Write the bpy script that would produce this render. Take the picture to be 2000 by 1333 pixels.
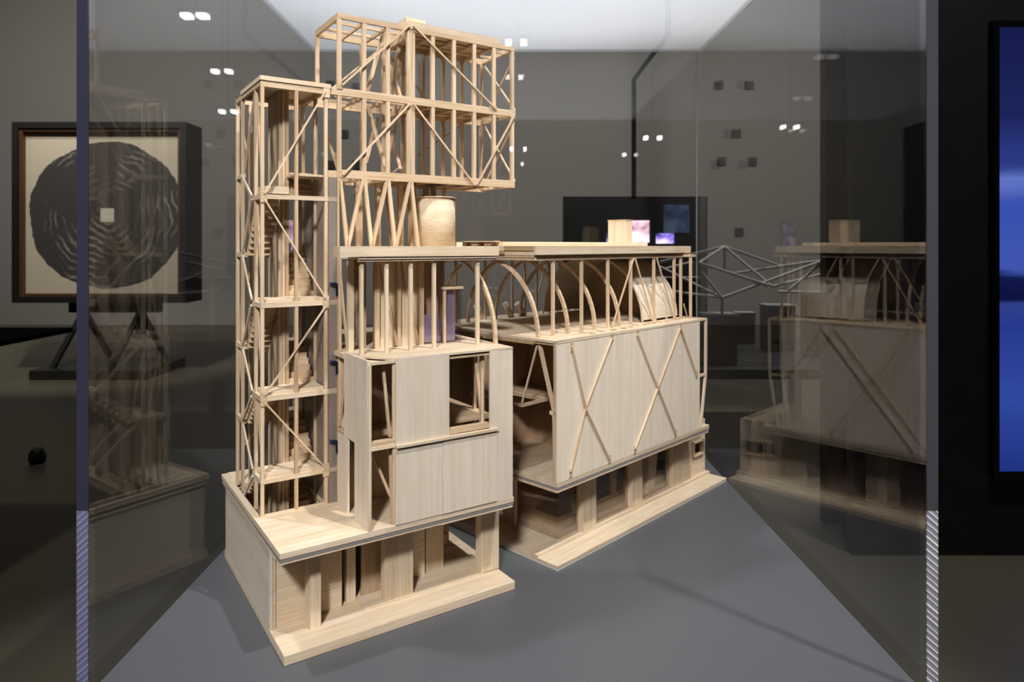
import bpy, bmesh, math, random
from mathutils import Vector, Matrix
random.seed(7)
R = math.radians
for o in list(bpy.data.objects):
    bpy.data.objects.remove(o)
S = bpy.context.scene
COL = S.collection

# ------------------------------------------------------------------ camera
F, CX, CY, EYE = 1333.0, 991.0, 480.0, 0.5          # pixels of a 2000x1333 frame; plinth top is z = 0
cd = bpy.data.cameras.new('camera'); cam = bpy.data.objects.new('camera', cd); COL.objects.link(cam)
cam.location = (0, 0, EYE); cam.rotation_euler = (R(90), 0, 0)
cd.sensor_width = 36.0; cd.lens = F / 2000 * 36
cd.shift_x = (1000 - CX) / 2000; cd.shift_y = -(666.5 - CY) / 2000
cd.clip_start = 0.02; cd.clip_end = 60
cd.dof.use_dof = True; cd.dof.focus_distance = 1.05; cd.dof.aperture_fstop = 8.0
S.camera = cam

# ------------------------------------------------------------------ world, lights, exposure
W = bpy.data.worlds.new('world'); S.world = W; W.use_nodes = True
W.node_tree.nodes['Background'].inputs[0].default_value = (1.0, 0.96, 0.9, 1)
W.node_tree.nodes['Background'].inputs[1].default_value = 0.02
S.view_settings.view_transform = 'Standard'; S.view_settings.look = 'None'
S.view_settings.gamma = 1.0; S.view_settings.use_curve_mapping = False
S.view_settings.exposure = 0.0
S.cycles.transparent_max_bounces = 40
S.cycles.max_bounces = 7; S.cycles.diffuse_bounces = 3; S.cycles.glossy_bounces = 3
S.cycles.caustics_reflective = False

def spot(name, loc, to, power, angle, size, color=(1, .97, .92), blend=.5):
    l = bpy.data.lights.new(name, 'SPOT'); l.energy = power; l.spot_size = R(angle); l.spot_blend = blend
    l.shadow_soft_size = size; l.color = color
    o = bpy.data.objects.new(name, l); COL.objects.link(o); o.location = loc
    o.rotation_euler = (Vector(to) - Vector(loc)).to_track_quat('-Z', 'Y').to_euler()
    return o
spot('key_spot', (1.20, 0.00, 3.70), (0.03, 1.12, .25), 880, 32, .045, (1.0, .965, .91), .6)
spot('front_spot', (-0.35, -2.05, 2.75), (0.0, 1.15, .32), 780, 27, .20, (1.0, .975, .945), .6)
spot('left_spot', (-1.45, 1.25, 3.5), (0.0, 1.2, .25), 360, 30, .09, (.94, .97, 1.0), .6)
spot('table_fill', (2.2, 5.6, 4.7), (1.55, 4.6, -.1), 520, 26, .08, (1, .97, .92), .6)  # added unseen lamp, brightens the white space-frame model
spot("floor_fill", (2.1, 1.5, 4.8), (1.9, 2.3, -.8), 330, 60, .15, blend=1)  # added unseen lamp, lifts the dark floor by the partition
for x, p in ((-7.2, 400), (-3.4, 520), (1.2, 470), (5.0, 420)):
    spot('wall_fill', (x, 4.6, 4.7), (x, 11.2, 1.6), p, 100, .12, (1, .96, .89), 1)  # added unseen lamps that brighten the back wall evenly
spot('print_spot', (-3.0, 3.6, 4.6), (-4.05, 6.8, .85), 620, 38, .08, (1, .93, .82), .5)
spot('floor_fill', (-2.6, 2.6, 4.8), (-2.4, 3.6, -.8), 110, 90, .15, blend=1)  # added unseen lamp, lifts the floor on the left
spot('floor_fill', (3.0, 5.2, 4.8), (1.6, 6.2, -.8), 260, 80, .15, blend=1)  # added unseen lamp, lifts the floor at the right rear

# ------------------------------------------------------------------ materials
def newmat(name):
    m = bpy.data.materials.new(name); m.use_nodes = True
    nt = m.node_tree; nt.nodes.clear()
    out = nt.nodes.new('ShaderNodeOutputMaterial')
    return m, nt, out
def N(nt, kind, **kw):
    n = nt.nodes.new(kind)
    for k, v in kw.items():
        if k.startswith('i_'): n.inputs[int(k[2:])].default_value = v
        else: setattr(n, k, v)
    return n
def mixc(nt, fac, a, b, mode='MIX'):
    n = nt.nodes.new('ShaderNodeMix'); n.data_type = 'RGBA'; n.blend_type = mode
    for sock, val in ((n.inputs[0], fac), (n.inputs[6], a), (n.inputs[7], b)):
        if hasattr(val, 'is_output'): nt.links.new(val, sock)
        else: sock.default_value = val if not isinstance(val, tuple) else (*val, 1)
    return n.outputs[2]
def rampf(nt, src, a, b):
    n = nt.nodes.new('ShaderNodeMapRange'); n.inputs[1].default_value = a; n.inputs[2].default_value = b
    nt.links.new(src, n.inputs[0]); return n.outputs[0]

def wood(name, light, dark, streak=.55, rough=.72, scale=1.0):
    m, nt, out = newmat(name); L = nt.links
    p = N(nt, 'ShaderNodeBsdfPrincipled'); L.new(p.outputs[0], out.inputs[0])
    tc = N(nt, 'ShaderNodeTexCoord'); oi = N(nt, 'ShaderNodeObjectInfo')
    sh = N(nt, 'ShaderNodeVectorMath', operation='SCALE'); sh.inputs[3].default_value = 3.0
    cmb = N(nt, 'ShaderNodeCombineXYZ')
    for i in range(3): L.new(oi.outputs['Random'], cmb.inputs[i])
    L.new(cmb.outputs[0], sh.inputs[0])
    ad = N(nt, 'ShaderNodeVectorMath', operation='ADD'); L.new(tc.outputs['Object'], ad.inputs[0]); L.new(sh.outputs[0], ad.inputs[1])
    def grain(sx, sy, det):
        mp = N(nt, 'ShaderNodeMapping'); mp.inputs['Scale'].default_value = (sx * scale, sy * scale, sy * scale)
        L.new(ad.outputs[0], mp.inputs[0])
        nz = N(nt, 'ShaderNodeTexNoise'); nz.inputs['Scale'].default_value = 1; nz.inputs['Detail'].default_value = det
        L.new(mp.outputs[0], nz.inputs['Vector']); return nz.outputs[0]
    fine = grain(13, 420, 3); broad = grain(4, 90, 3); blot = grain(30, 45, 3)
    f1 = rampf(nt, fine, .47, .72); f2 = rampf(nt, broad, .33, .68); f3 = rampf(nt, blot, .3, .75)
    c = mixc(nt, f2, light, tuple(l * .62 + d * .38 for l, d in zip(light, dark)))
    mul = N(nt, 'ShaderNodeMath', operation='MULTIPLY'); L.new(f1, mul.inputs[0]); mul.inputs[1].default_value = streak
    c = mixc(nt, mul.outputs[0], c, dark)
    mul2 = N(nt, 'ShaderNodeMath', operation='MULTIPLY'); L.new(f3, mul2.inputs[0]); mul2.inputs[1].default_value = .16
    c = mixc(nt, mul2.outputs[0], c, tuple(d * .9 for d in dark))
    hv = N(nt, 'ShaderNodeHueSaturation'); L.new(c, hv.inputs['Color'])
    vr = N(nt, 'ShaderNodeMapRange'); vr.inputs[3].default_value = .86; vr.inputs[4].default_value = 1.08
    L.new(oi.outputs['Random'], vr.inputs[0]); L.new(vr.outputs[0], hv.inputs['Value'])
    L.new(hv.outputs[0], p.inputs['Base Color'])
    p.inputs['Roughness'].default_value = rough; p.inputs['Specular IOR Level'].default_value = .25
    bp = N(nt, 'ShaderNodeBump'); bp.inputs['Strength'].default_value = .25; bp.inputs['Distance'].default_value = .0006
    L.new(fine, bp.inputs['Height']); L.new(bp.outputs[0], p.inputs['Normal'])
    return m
BALSA = wood('balsa_stick', (.76, .60, .42), (.46, .28, .14), .75)
PALE = wood('balsa_board', (.80, .675, .51), (.52, .35, .19), .55)
SHEET = wood('basswood_sheet', (.80, .71, .595), (.62, .49, .35), .40)
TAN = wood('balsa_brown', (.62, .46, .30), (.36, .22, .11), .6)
ENDG = wood('balsa_raw_edge', (.52, .38, .22), (.24, .14, .06), .8, scale=.5)

def plain(name, col, rough=.6, metal=0, spec=.5, bump=0, bscale=300, var=0):
    m, nt, out = newmat(name); L = nt.links
    p = N(nt, 'ShaderNodeBsdfPrincipled'); L.new(p.outputs[0], out.inputs[0])
    p.inputs['Base Color'].default_value = (*col, 1); p.inputs['Roughness'].default_value = rough
    p.inputs['Metallic'].default_value = metal; p.inputs['Specular IOR Level'].default_value = spec
    tc = N(nt, 'ShaderNodeTexCoord'); nz = N(nt, 'ShaderNodeTexNoise'); nz.inputs['Scale'].default_value = bscale
    nz.inputs['Detail'].default_value = 4; L.new(tc.outputs['Object'], nz.inputs['Vector'])
    if var:
        f = rampf(nt, nz.outputs[0], .3, .7)
        L.new(mixc(nt, f, tuple(c * (1 - var) for c in col), tuple(c * (1 + var) for c in col)), p.inputs['Base Color'])
    if bump:
        b = N(nt, 'ShaderNodeBump'); b.inputs['Strength'].default_value = bump; b.inputs['Distance'].default_value = .002
        L.new(nz.outputs[0], b.inputs['Height']); L.new(b.outputs[0], p.inputs['Normal'])
    return m
def emit(name, col, strength):
    m, nt, out = newmat(name)
    e = N(nt, 'ShaderNodeEmission'); e.inputs[0].default_value = (*col, 1); e.inputs[1].default_value = strength
    nt.links.new(e.outputs[0], out.inputs[0]); return m

def clear(name, tint=(1, 1, 1), f0=.04, rough=.0, haze=0.0):
    """thin clear acrylic: straight transmission plus Schlick reflection"""
    m, nt, out = newmat(name); L = nt.links
    g = N(nt, 'ShaderNodeNewGeometry')
    d = N(nt, 'ShaderNodeVectorMath', operation='DOT_PRODUCT'); L.new(g.outputs['Normal'], d.inputs[0]); L.new(g.outputs['Incoming'], d.inputs[1])
    a = N(nt, 'ShaderNodeMath', operation='ABSOLUTE'); L.new(d.outputs['Value'], a.inputs[0])
    s = N(nt, 'ShaderNodeMath', operation='SUBTRACT'); s.inputs[0].default_value = 1; L.new(a.outputs[0], s.inputs[1])
    pw = N(nt, 'ShaderNodeMath', operation='POWER'); L.new(s.outputs[0], pw.inputs[0]); pw.inputs[1].default_value = 5
    ma = N(nt, 'ShaderNodeMath', operation='MULTIPLY_ADD'); L.new(pw.outputs[0], ma.inputs[0]); ma.inputs[1].default_value = 1 - f0; ma.inputs[2].default_value = f0
    t = N(nt, 'ShaderNodeBsdfTransparent'); t.inputs[0].default_value = (*tint, 1)
    gl = N(nt, 'ShaderNodeBsdfGlossy'); gl.inputs['Roughness'].default_value = rough
    mx = N(nt, 'ShaderNodeMixShader'); L.new(ma.outputs[0], mx.inputs[0]); L.new(t.outputs[0], mx.inputs[1]); L.new(gl.outputs[0], mx.inputs[2])
    L.new(mx.outputs[0], out.inputs[0]); return m
ACRYL = clear('clear_acrylic', (.97, .97, .975), .05)
GLAZE = clear('model_glazing', (.92, .90, .89), .06)
def film():
    m, nt, out = newmat('violet_film'); L = nt.links
    t = N(nt, 'ShaderNodeBsdfTransparent'); t.inputs[0].default_value = (.80, .75, .93, 1)
    d = N(nt, 'ShaderNodeBsdfDiffuse'); d.inputs[0].default_value = (.74, .67, .90, 1)
    tl = N(nt, 'ShaderNodeBsdfTranslucent'); tl.inputs[0].default_value = (.74, .67, .90, 1)
    m1 = N(nt, 'ShaderNodeMixShader'); m1.inputs[0].default_value = .5; L.new(d.outputs[0], m1.inputs[1]); L.new(tl.outputs[0], m1.inputs[2])
    mx = N(nt, 'ShaderNodeMixShader'); mx.inputs[0].default_value = .55; L.new(t.outputs[0], mx.inputs[1]); L.new(m1.outputs[0], mx.inputs[2])
    L.new(mx.outputs[0], out.inputs[0]); return m
PURPLE = film()

def milky():
    m, nt, out = newmat('milky_acrylic'); L = nt.links
    t = N(nt, 'ShaderNodeBsdfTransparent'); t.inputs[0].default_value = (1, 1, 1, 1)
    d = N(nt, 'ShaderNodeBsdfTranslucent'); d.inputs[0].default_value = (.80, .835, .90, 1)
    mx = N(nt, 'ShaderNodeMixShader'); mx.inputs[0].default_value = .20
    L.new(t.outputs[0], mx.inputs[1]); L.new(d.outputs[0], mx.inputs[2]); L.new(mx.outputs[0], out.inputs[0]); return m
MILKY = milky()

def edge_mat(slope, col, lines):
    """sawn and polished end of an acrylic sheet; saw marks and a painted plinth reflection on its lower part"""
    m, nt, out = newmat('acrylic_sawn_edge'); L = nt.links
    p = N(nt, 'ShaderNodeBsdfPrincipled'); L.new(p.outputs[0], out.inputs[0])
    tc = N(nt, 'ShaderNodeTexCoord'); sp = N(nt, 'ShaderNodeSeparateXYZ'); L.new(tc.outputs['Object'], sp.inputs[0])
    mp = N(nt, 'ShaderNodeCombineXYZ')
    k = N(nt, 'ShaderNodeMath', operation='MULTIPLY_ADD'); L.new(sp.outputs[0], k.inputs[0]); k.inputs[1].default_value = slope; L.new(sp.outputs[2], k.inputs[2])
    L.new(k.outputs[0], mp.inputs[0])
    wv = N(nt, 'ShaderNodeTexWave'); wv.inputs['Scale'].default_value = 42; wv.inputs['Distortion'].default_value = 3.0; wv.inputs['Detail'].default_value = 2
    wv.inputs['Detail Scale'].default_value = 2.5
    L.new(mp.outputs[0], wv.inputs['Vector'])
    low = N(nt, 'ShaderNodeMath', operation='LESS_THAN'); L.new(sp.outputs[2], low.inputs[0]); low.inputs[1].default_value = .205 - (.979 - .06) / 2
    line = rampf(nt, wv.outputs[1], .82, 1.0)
    cm = mixc(nt, line, tuple(c * 4.2 for c in col), lines)  # paler ground imitates the plinth's reflection; the lines are saw marks
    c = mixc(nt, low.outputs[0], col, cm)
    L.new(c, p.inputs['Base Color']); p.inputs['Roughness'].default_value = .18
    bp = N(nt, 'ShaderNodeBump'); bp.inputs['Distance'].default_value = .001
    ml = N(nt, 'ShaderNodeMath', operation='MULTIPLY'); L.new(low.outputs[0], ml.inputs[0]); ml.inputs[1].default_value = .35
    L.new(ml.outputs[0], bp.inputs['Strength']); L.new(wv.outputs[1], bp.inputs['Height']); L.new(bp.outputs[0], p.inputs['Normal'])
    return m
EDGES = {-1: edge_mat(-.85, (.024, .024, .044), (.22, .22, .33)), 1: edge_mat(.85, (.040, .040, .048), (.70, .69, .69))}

def mesh_mat():
    """perforated metal sheet, holes under one pixel each"""
    m, nt, out = newmat('perforated_sheet'); L = nt.links
    tc = N(nt, 'ShaderNodeTexCoord'); mp = N(nt, 'ShaderNodeMapping'); mp.inputs['Rotation'].default_value = (0, 0, 0)
    L.new(tc.outputs['Object'], mp.inputs[0])
    sp = N(nt, 'ShaderNodeSeparateXYZ'); L.new(mp.outputs[0], sp.inputs[0])
    def sn(s, off):
        a = N(nt, 'ShaderNodeMath', operation='MULTIPLY_ADD'); L.new(s, a.inputs[0]); a.inputs[1].default_value = 2 * math.pi / .0030; a.inputs[2].default_value = off
        b = N(nt, 'ShaderNodeMath', operation='SINE'); L.new(a.outputs[0], b.inputs[0]); return b.outputs[0]
    xy = N(nt, 'ShaderNodeMath', operation='ADD'); L.new(sp.outputs[1], xy.inputs[0]); L.new(sp.outputs[2], xy.inputs[1])
    s = N(nt, 'ShaderNodeMath', operation='MULTIPLY'); L.new(sn(sp.outputs[0], 0), s.inputs[0]); L.new(sn(xy.outputs[0], 0), s.inputs[1])
    hole = N(nt, 'ShaderNodeMath', operation='GREATER_THAN'); L.new(s.outputs[0], hole.inputs[0]); hole.inputs[1].default_value = .02
    p = N(nt, 'ShaderNodeBsdfPrincipled'); p.inputs['Base Color'].default_value = (.42, .36, .31, 1); p.inputs['Roughness'].default_value = .4; p.inputs['Metallic'].default_value = .3
    t = N(nt, 'ShaderNodeBsdfTransparent')
    mx = N(nt, 'ShaderNodeMixShader'); L.new(hole.outputs[0], mx.inputs[0]); L.new(p.outputs[0], mx.inputs[1]); L.new(t.outputs[0], mx.inputs[2])
    L.new(mx.outputs[0], out.inputs[0]); return m
PERF = mesh_mat()
GREYCARD = plain('grey_card', (.24, .225, .215), .8)
PLASTER = plain('chalky_edge', (.62, .58, .50), .9, bump=.3)
BLUEPIPE = plain('blue_anodised_tube', (.006, .012, .05), .2, .3)
BLACK = plain('matt_black', (.010, .010, .011), .6, var=.2, bscale=6)
DARKMET = plain('dark_metal', (.02, .02, .021), .45)
WHITE = plain('white_paint', (.62, .62, .60), .6)
WALLP = plain('wall_paint', (.36, .345, .32), .9, bump=.1, bscale=60, var=.03)
CEILP = plain('ceiling_paint', (.16, .155, .145), .9)
FLOORP = plain('polished_concrete', (.135, .125, .092), .38, spec=.35, var=.10, bscale=.8)
PLINTH = plain('grey_plinth_paint', (.090, .095, .104), .42, spec=.4, bump=.06, bscale=700, var=.05)

# ------------------------------------------------------------------ builders
def link(o, parent=None, **props):
    COL.objects.link(o)
    if parent is not None: o.parent = parent
    for k, v in props.items(): o[k] = v
    return o
def obj(name, me, mat, parent=None, smooth=False, **props):
    if mat is not None: me.materials.append(mat)
    if smooth:
        for p in me.polygons: p.use_smooth = True
    return link(bpy.data.objects.new(name, me), parent, **props)
def empty(name, loc=(0, 0, 0), rz=0, **props):
    o = bpy.data.objects.new(name, None); o.location = loc; o.rotation_euler = (0, 0, rz); o.empty_display_size = .05
    return link(o, None, **props)
_cache = {}; MATS = {}
def boxmesh(name, sx, sy, sz, bev):
    key = (round(sx, 6), round(sy, 6), round(sz, 6), bev)
    me = bpy.data.meshes.new(name)
    if key in _cache:
        v, f = _cache[key]
    else:
        bm = bmesh.new(); bmesh.ops.create_cube(bm, size=1)
        bmesh.ops.scale(bm, vec=(sx, sy, sz), verts=bm.verts)
        if bev: bmesh.ops.bevel(bm, geom=bm.edges[:], offset=bev, segments=1, affect='EDGES')
        bm.verts.index_update()
        v = [x.co[:] for x in bm.verts]; f = [[x.index for x in q.verts] for q in bm.faces]; bm.free()
        _cache[key] = (v, f)
    me.from_pydata(v, [], f); return me
def bar(parent, name, p0, p1, w, h, mat=None, side=None, ext=0, bev=0, unit=.001, **props):
    """rectangular stick from p0 to p1 (mm in the parent's frame), w across 'side', h across the rest; grain runs along it"""
    a, b = Vector(p0) * unit, Vector(p1) * unit
    d = b - a; ln = d.length; d.normalize()
    if side is None: side = (1, 0, 0) if abs(d.x) < .9 else (0, 1, 0)
    y = Vector(side); y = (y - d * y.dot(d)).normalized(); z = d.cross(y)
    me = boxmesh(name, ln + 2 * ext * unit, w * unit, h * unit, bev * unit)
    o = obj(name, me, mat or BALSA, parent, **props)
    M = Matrix((d, y, z)).transposed().to_4x4(); M.translation = (a + b) / 2
    o.matrix_local = M; MATS[o.name] = M
    return o
def box(parent, name, x, y, z, mat=None, g='x', bev=0, unit=.001, **props):
    cx, cy, cz = (x[0] + x[1]) / 2, (y[0] + y[1]) / 2, (z[0] + z[1]) / 2
    dx, dy, dz = x[1] - x[0], y[1] - y[0], z[1] - z[0]
    if g == 'x': return bar(parent, name, (x[0], cy, cz), (x[1], cy, cz), dy, dz, mat, (0, 1, 0), bev=bev, unit=unit, **props)
    if g == 'y': return bar(parent, name, (cx, y[0], cz), (cx, y[1], cz), dx, dz, mat, (1, 0, 0), bev=bev, unit=unit, **props)
    return bar(parent, name, (cx, cy, z[0]), (cx, cy, z[1]), dx, dy, mat, (1, 0, 0), bev=bev, unit=unit, **props)
def prism(parent, name, pts, z0, z1, mat, unit=.001, **props):
    n = len(pts); me = bpy.data.meshes.new(name)
    v = [(x * unit, y * unit, z0 * unit) for x, y in pts] + [(x * unit, y * unit, z1 * unit) for x, y in pts]
    f = [list(range(n))[::-1], list(range(n, 2 * n))] + [[i, (i + 1) % n, n + (i + 1) % n, n + i] for i in range(n)]
    me.from_pydata(v, [], f); return obj(name, me, mat, parent, **props)
def lathe(parent, name, c, prof, mat, seg=40, unit=.001, axis=None, smooth=True, **props):
    """profile [(r,z)...] turned about the z axis through c (mm)"""
    me = bpy.data.meshes.new(name); v = []; f = []
    for r, z in prof:
        for i in range(seg):
            t = 2 * math.pi * i / seg; v.append((r * math.cos(t) * unit, r * math.sin(t) * unit, z * unit))
    for k in range(len(prof) - 1):
        for i in range(seg):
            j = (i + 1) % seg; f.append([k * seg + i, k * seg + j, (k + 1) * seg + j, (k + 1) * seg + i])
    f.append(list(range(seg))[::-1]); f.append([(len(prof) - 1) * seg + i for i in range(seg)])
    me.from_pydata(v, [], f)
    o = obj(name, me, mat, parent, **props); o.location = Vector(c) * unit
    if smooth:
        for p in me.polygons: p.use_smooth = len(p.vertices) == 4
    if axis is not None: o.rotation_euler = Vector(axis).to_track_quat('Z', 'Y').to_euler()
    return o
def tube(parent, name, pts, r, mat, unit=.001, res=8, **props):
    cu = bpy.data.curves.new(name, 'CURVE'); cu.dimensions = '3D'; s = cu.splines.new('POLY'); s.points.add(len(pts) - 1)
    for q, p in zip(s.points, pts): q.co = (*(Vector(p) * unit), 1)
    cu.bevel_depth = r * unit; cu.bevel_resolution = res // 4; cu.use_fill_caps = True
    t = bpy.data.objects.new(name + '_tmp', cu); COL.objects.link(t)
    dg = bpy.context.evaluated_depsgraph_get(); me = bpy.data.meshes.new_from_object(t.evaluated_get(dg))
    bpy.data.objects.remove(t); bpy.data.curves.remove(cu); me.name = name; me.materials.clear()
    return obj(name, me, mat, parent, smooth=True, **props)

# photo pixel -> point of a building frame (mm): a pixel gives the direction, the plane it lies in gives the distance
class Frame:
    def __init__(s, px, ang):
        r = s.ray(px); t = -EYE / r.z; s.o = Vector((0, 0, EYE)) + r * t; a = R(ang)
        s.u = Vector((math.sin(a), math.cos(a), 0)); s.v = Vector((-math.cos(a), math.sin(a), 0)); s.rz = R(90 - ang)
    def ray(s, p): return Vector(((p[0] - CX) / F, 1, (CY - p[1]) / F))
    def _l(s, P):
        d = P - s.o; return (d.dot(s.u) * 1000, d.dot(s.v) * 1000, d.z * 1000)
    def at_v(s, p, v):
        r = s.ray(p); c = Vector((0, 0, EYE)); return s._l(c + r * ((v / 1000 + (s.o - c).dot(s.v)) / r.dot(s.v)))
    def at_u(s, p, u):
        r = s.ray(p); c = Vector((0, 0, EYE)); return s._l(c + r * ((u / 1000 + (s.o - c).dot(s.u)) / r.dot(s.u)))
    def at_z(s, p, z):
        r = s.ray(p); c = Vector((0, 0, EYE)); return s._l(c + r * ((z / 1000 - EYE) / r.z))

def wpt(px, py, Y): return Vector(((px - CX) / F * Y, Y, EYE + (CY - py) / F * Y))     # pixel at a known distance

# ================================================================== THE GALLERY
FZ = -0.80
def sbox(name, x, y, z, mat, kind='structure'): return box(None, name, x, y, z, mat, unit=1, kind=kind)
sbox('floor', (-9, 9), (-11, 11.2), (FZ - .1, FZ), FLOORP)
sbox('ceiling', (-9, 9), (-11, 11.2), (5.0, 5.1), CEILP)
sbox('wall_back', (-9, 9), (11.2, 11.4), (FZ, 5), WALLP)
sbox('wall_left', (-9.2, -9), (-11, 11.4), (FZ, 5), WALLP)
sbox('wall_right', (9, 9.2), (-11, 11.4), (FZ, 5), WALLP)
sbox('wall_front', (-9, 9), (-11.2, -11), (FZ, 5), WALLP)

# plinth: its top lies exactly under the case
HW, Y0, Y1, ZT, TH = .466, .762, 1.679, .979, .0125
GLUE = plain('glue_line', (.25, .25, .26), .4)
pl = box(None, 'plinth', (-HW, HW), (.772, Y1), (FZ, 0), PLINTH, unit=1, label='dark grey painted plinth under the clear display case', category='plinth')

# ------------------------------------------------------------------ acrylic display case
case = empty('display_case', (0, (Y0 + Y1) / 2, 0), label='clear acrylic display case covering the wooden building model', category='display case')
cy = (Y0 + Y1) / 2
def cpart(name, x, y, z, mat, **p): return box(case, name, x, (y[0] - cy, y[1] - cy), z, mat, unit=1, **p)
ZB = -.06
YF = .7585                                                            # front plane of the case
cpart('front_pane', (-HW, HW), (YF, YF + TH), (ZB, ZT), ACRYL)
cpart('back_pane', (-HW, HW), (Y1 + .0005, Y1 + TH), (ZB, ZT), ACRYL)
SP = cpart('side_pane', (-HW - TH, -HW - .0005), (YF + .002, Y1 + TH), (ZB, ZT), ACRYL, label='left side pane of clear acrylic')
SQ = cpart('side_pane', (HW + .0005, HW + TH), (YF + .002, Y1 + TH), (ZB, ZT), ACRYL, label='right side pane of clear acrylic')
cpart('lid', (-HW - TH, HW + TH), (YF, Y1 + TH), (ZT + .0005, ZT + .008), MILKY, label='milky white acrylic lid')
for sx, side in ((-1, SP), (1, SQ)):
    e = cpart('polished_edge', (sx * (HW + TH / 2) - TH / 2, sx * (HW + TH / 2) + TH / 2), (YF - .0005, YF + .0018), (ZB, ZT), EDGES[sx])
    cpart('glue_seam', (sx * (HW - .0008) - .0008, sx * (HW - .0008) + .0008), (Y1 - .0018, Y1 - .0002), (.0, ZT), GLUE)

# ================================================================== MODEL, NEAR HALF (stair tower, podium, studio box)
A = Frame((555, 1303), 56.5)
HA = empty('tower_model', A.o, A.rz, label='tall balsa building model half with stair tower and cantilevered frame box', category='building model', group='two halves of the wooden model')
def ab(name, x, y, z, mat=None, g='x', bev=0, parent=None, **p): return box(parent or HA, name, x, y, z, mat, g, bev, **p)
def as_(name, p0, p1, w=4.6, h=4.6, mat=None, side=None, parent=None, **p): return bar(parent or HA, name, p0, p1, w, h, mat, side, **p)

# base and podium
ab('base_board', (0, 331), (0, 341), (0, 12), PALE, bev=.5)
ab('floor_plate', (117, 331), (43, 338), (12, 14.5), PALE)
ab('podium_wall', (0, 4), (67, 337), (12, 120), SHEET, 'y')
ab('podium_wall', (4, 8), (68, 337), (12, 120), PALE, 'y')
ab('podium_wall', (8, 96), (70, 75), (12, 120), PALE)
ab('podium_wall', (0, 331), (333, 337), (12, 120), TAN)
ab('podium_wall', (97, 101), (90, 333), (12, 120), TAN, 'y')  # added cross wall, keeps the podium interior dark
ab('podium_wall', (127, 178), (78, 82), (12, 120), TAN, 'z')
ab('podium_wall', (196, 228), (85, 88), (14, 120), PALE)
ab('podium_wall', (196, 200), (88, 250), (14, 120), TAN, 'y')
ab('column', (43, 57), (38, 61), (12, 121), PALE, 'z', .3)
ab('column', (105, 118), (76, 92), (12, 121), PALE, 'z', .3)
ab('column', (148, 190), (45, 60), (12, 121), PALE, 'z', .3)
ab('column', (233, 263), (92, 110), (14, 121), PALE, 'z', .3)
ab('column', (300, 331), (43, 60), (12, 121), PALE, 'z', .3)
nb = ab('niche_unit', (280, 298), (140, 144), (14, 120), TAN, 'z')
ab('shelf', (280, 298), (124, 141), (14, 26), PALE, parent=HA)
ab('shelf', (282, 290), (130, 141), (26, 44), TAN, parent=HA)

# podium slab in three layers, open over the stair well
ab('slab_plate', (-5, 130), (0, 124), (127.5, 135), PALE, bev=.3)
ab('slab_plate', (130, 329), (0, 124), (127.5, 135), PALE, bev=.3)
ab('slab_plate', (-5, 4), (124, 341), (127, 134.4), PALE, 'y', .3)
ab('slab_plate', (94, 329), (124, 341), (127.5, 135), PALE)
ab('slab_plate', (4, 94), (277, 341), (127.5, 135), PALE)
ab('slab_core', (-4.4, 328.5), (.7, 124), (123.6, 127.5), GREYCARD)
ab('slab_core', (-4.2, 7), (124, 338), (123.6, 127), GREYCARD)
ab('slab_core', (96, 327), (124, 338), (123.6, 127.5), GREYCARD)
ab('slab_soffit', (-4, 210), (1.5, 124), (120.5, 123.6), PALE)
ab('slab_soffit', (210.5, 328), (1.5, 124), (119.8, 123.0), PALE)
ab('slab_soffit', (-4, 7), (124, 340), (120.5, 123.6), PALE, 'y')
ab('slab_soffit', (96, 328), (124, 340), (120.5, 123.6), PALE)

# two-storey block on the slab
ab('side_panel', (105, 108), (2, 47), (135, 353), SHEET, 'z')
ab('side_panel', (105, 108), (47, 86), (238, 353), SHEET, 'z')
ab('side_panel', (105, 108), (73, 111), (135, 238), SHEET, 'z')
ab('front_panel', (143, 222), (-1, 2), (240, 353), SHEET, 'z')
ab('front_panel', (288, 327), (0, 3), (135, 353), SHEET, 'z')
ab('front_panel', (143, 211), (-1, 2), (135.5, 238), SHEET, 'z')
ab('front_panel', (211.5, 299), (-1.6, 1), (135.5, 238), SHEET, 'z')
ab('ledge', (143, 299.5), (-5, 2), (236.5, 240), PALE)
ab('window_sill', (222, 289), (2, 12), (241, 248), BALSA)
ab('window_head', (222, 288), (0, 3), (350, 353), PALE)
ab('window_head', (222, 288), (3, 8), (344, 347.5), BALSA)
ab('slab_core', (222, 288), (4, 9), (347.5, 350), GREYCARD)
ab('rail', (108, 143), (1, 12), (240, 247), BALSA)
ab('rail', (106, 143), (0, 4), (237, 242), PALE)
ab('window_head', (108, 143), (0, 5), (347, 350.5), PALE)
ab('edge_strip', (106, 110), (.2, 3), (135, 347), PALE, 'z')
ab('edge_strip', (140, 143), (2, 5), (135, 347), BALSA, 'z')
ab('rail', (105, 109), (86, 111), (238, 243), BALSA, 'y')
ab('inner_floor', (110, 327), (60, 200), (240, 244), TAN)
ab('inner_floor', (110, 327), (58, 60), (238, 246), BALSA)
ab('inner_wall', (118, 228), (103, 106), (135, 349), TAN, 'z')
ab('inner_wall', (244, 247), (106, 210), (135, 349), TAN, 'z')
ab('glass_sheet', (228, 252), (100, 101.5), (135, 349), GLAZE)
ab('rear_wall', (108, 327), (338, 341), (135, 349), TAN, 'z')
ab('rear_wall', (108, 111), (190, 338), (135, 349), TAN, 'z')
for u, v in ((112, 90), (112, 110), (132, 99), (283, 14), (322, 14), (322, 100)):
    ab('post', (u - 2.5, u + 2.5), (v - 2.5, v + 2.5), (135, 349), BALSA, 'z')
as_('brace', (108, 88, 348), (108, 110, 246), 3, 3)
as_('brace', (131, 14, 346), (141, 14, 248), 3.4, 3.4)
as_('brace', (141, 14, 240), (142, 9, 137), 3.4, 3.4)
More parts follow.
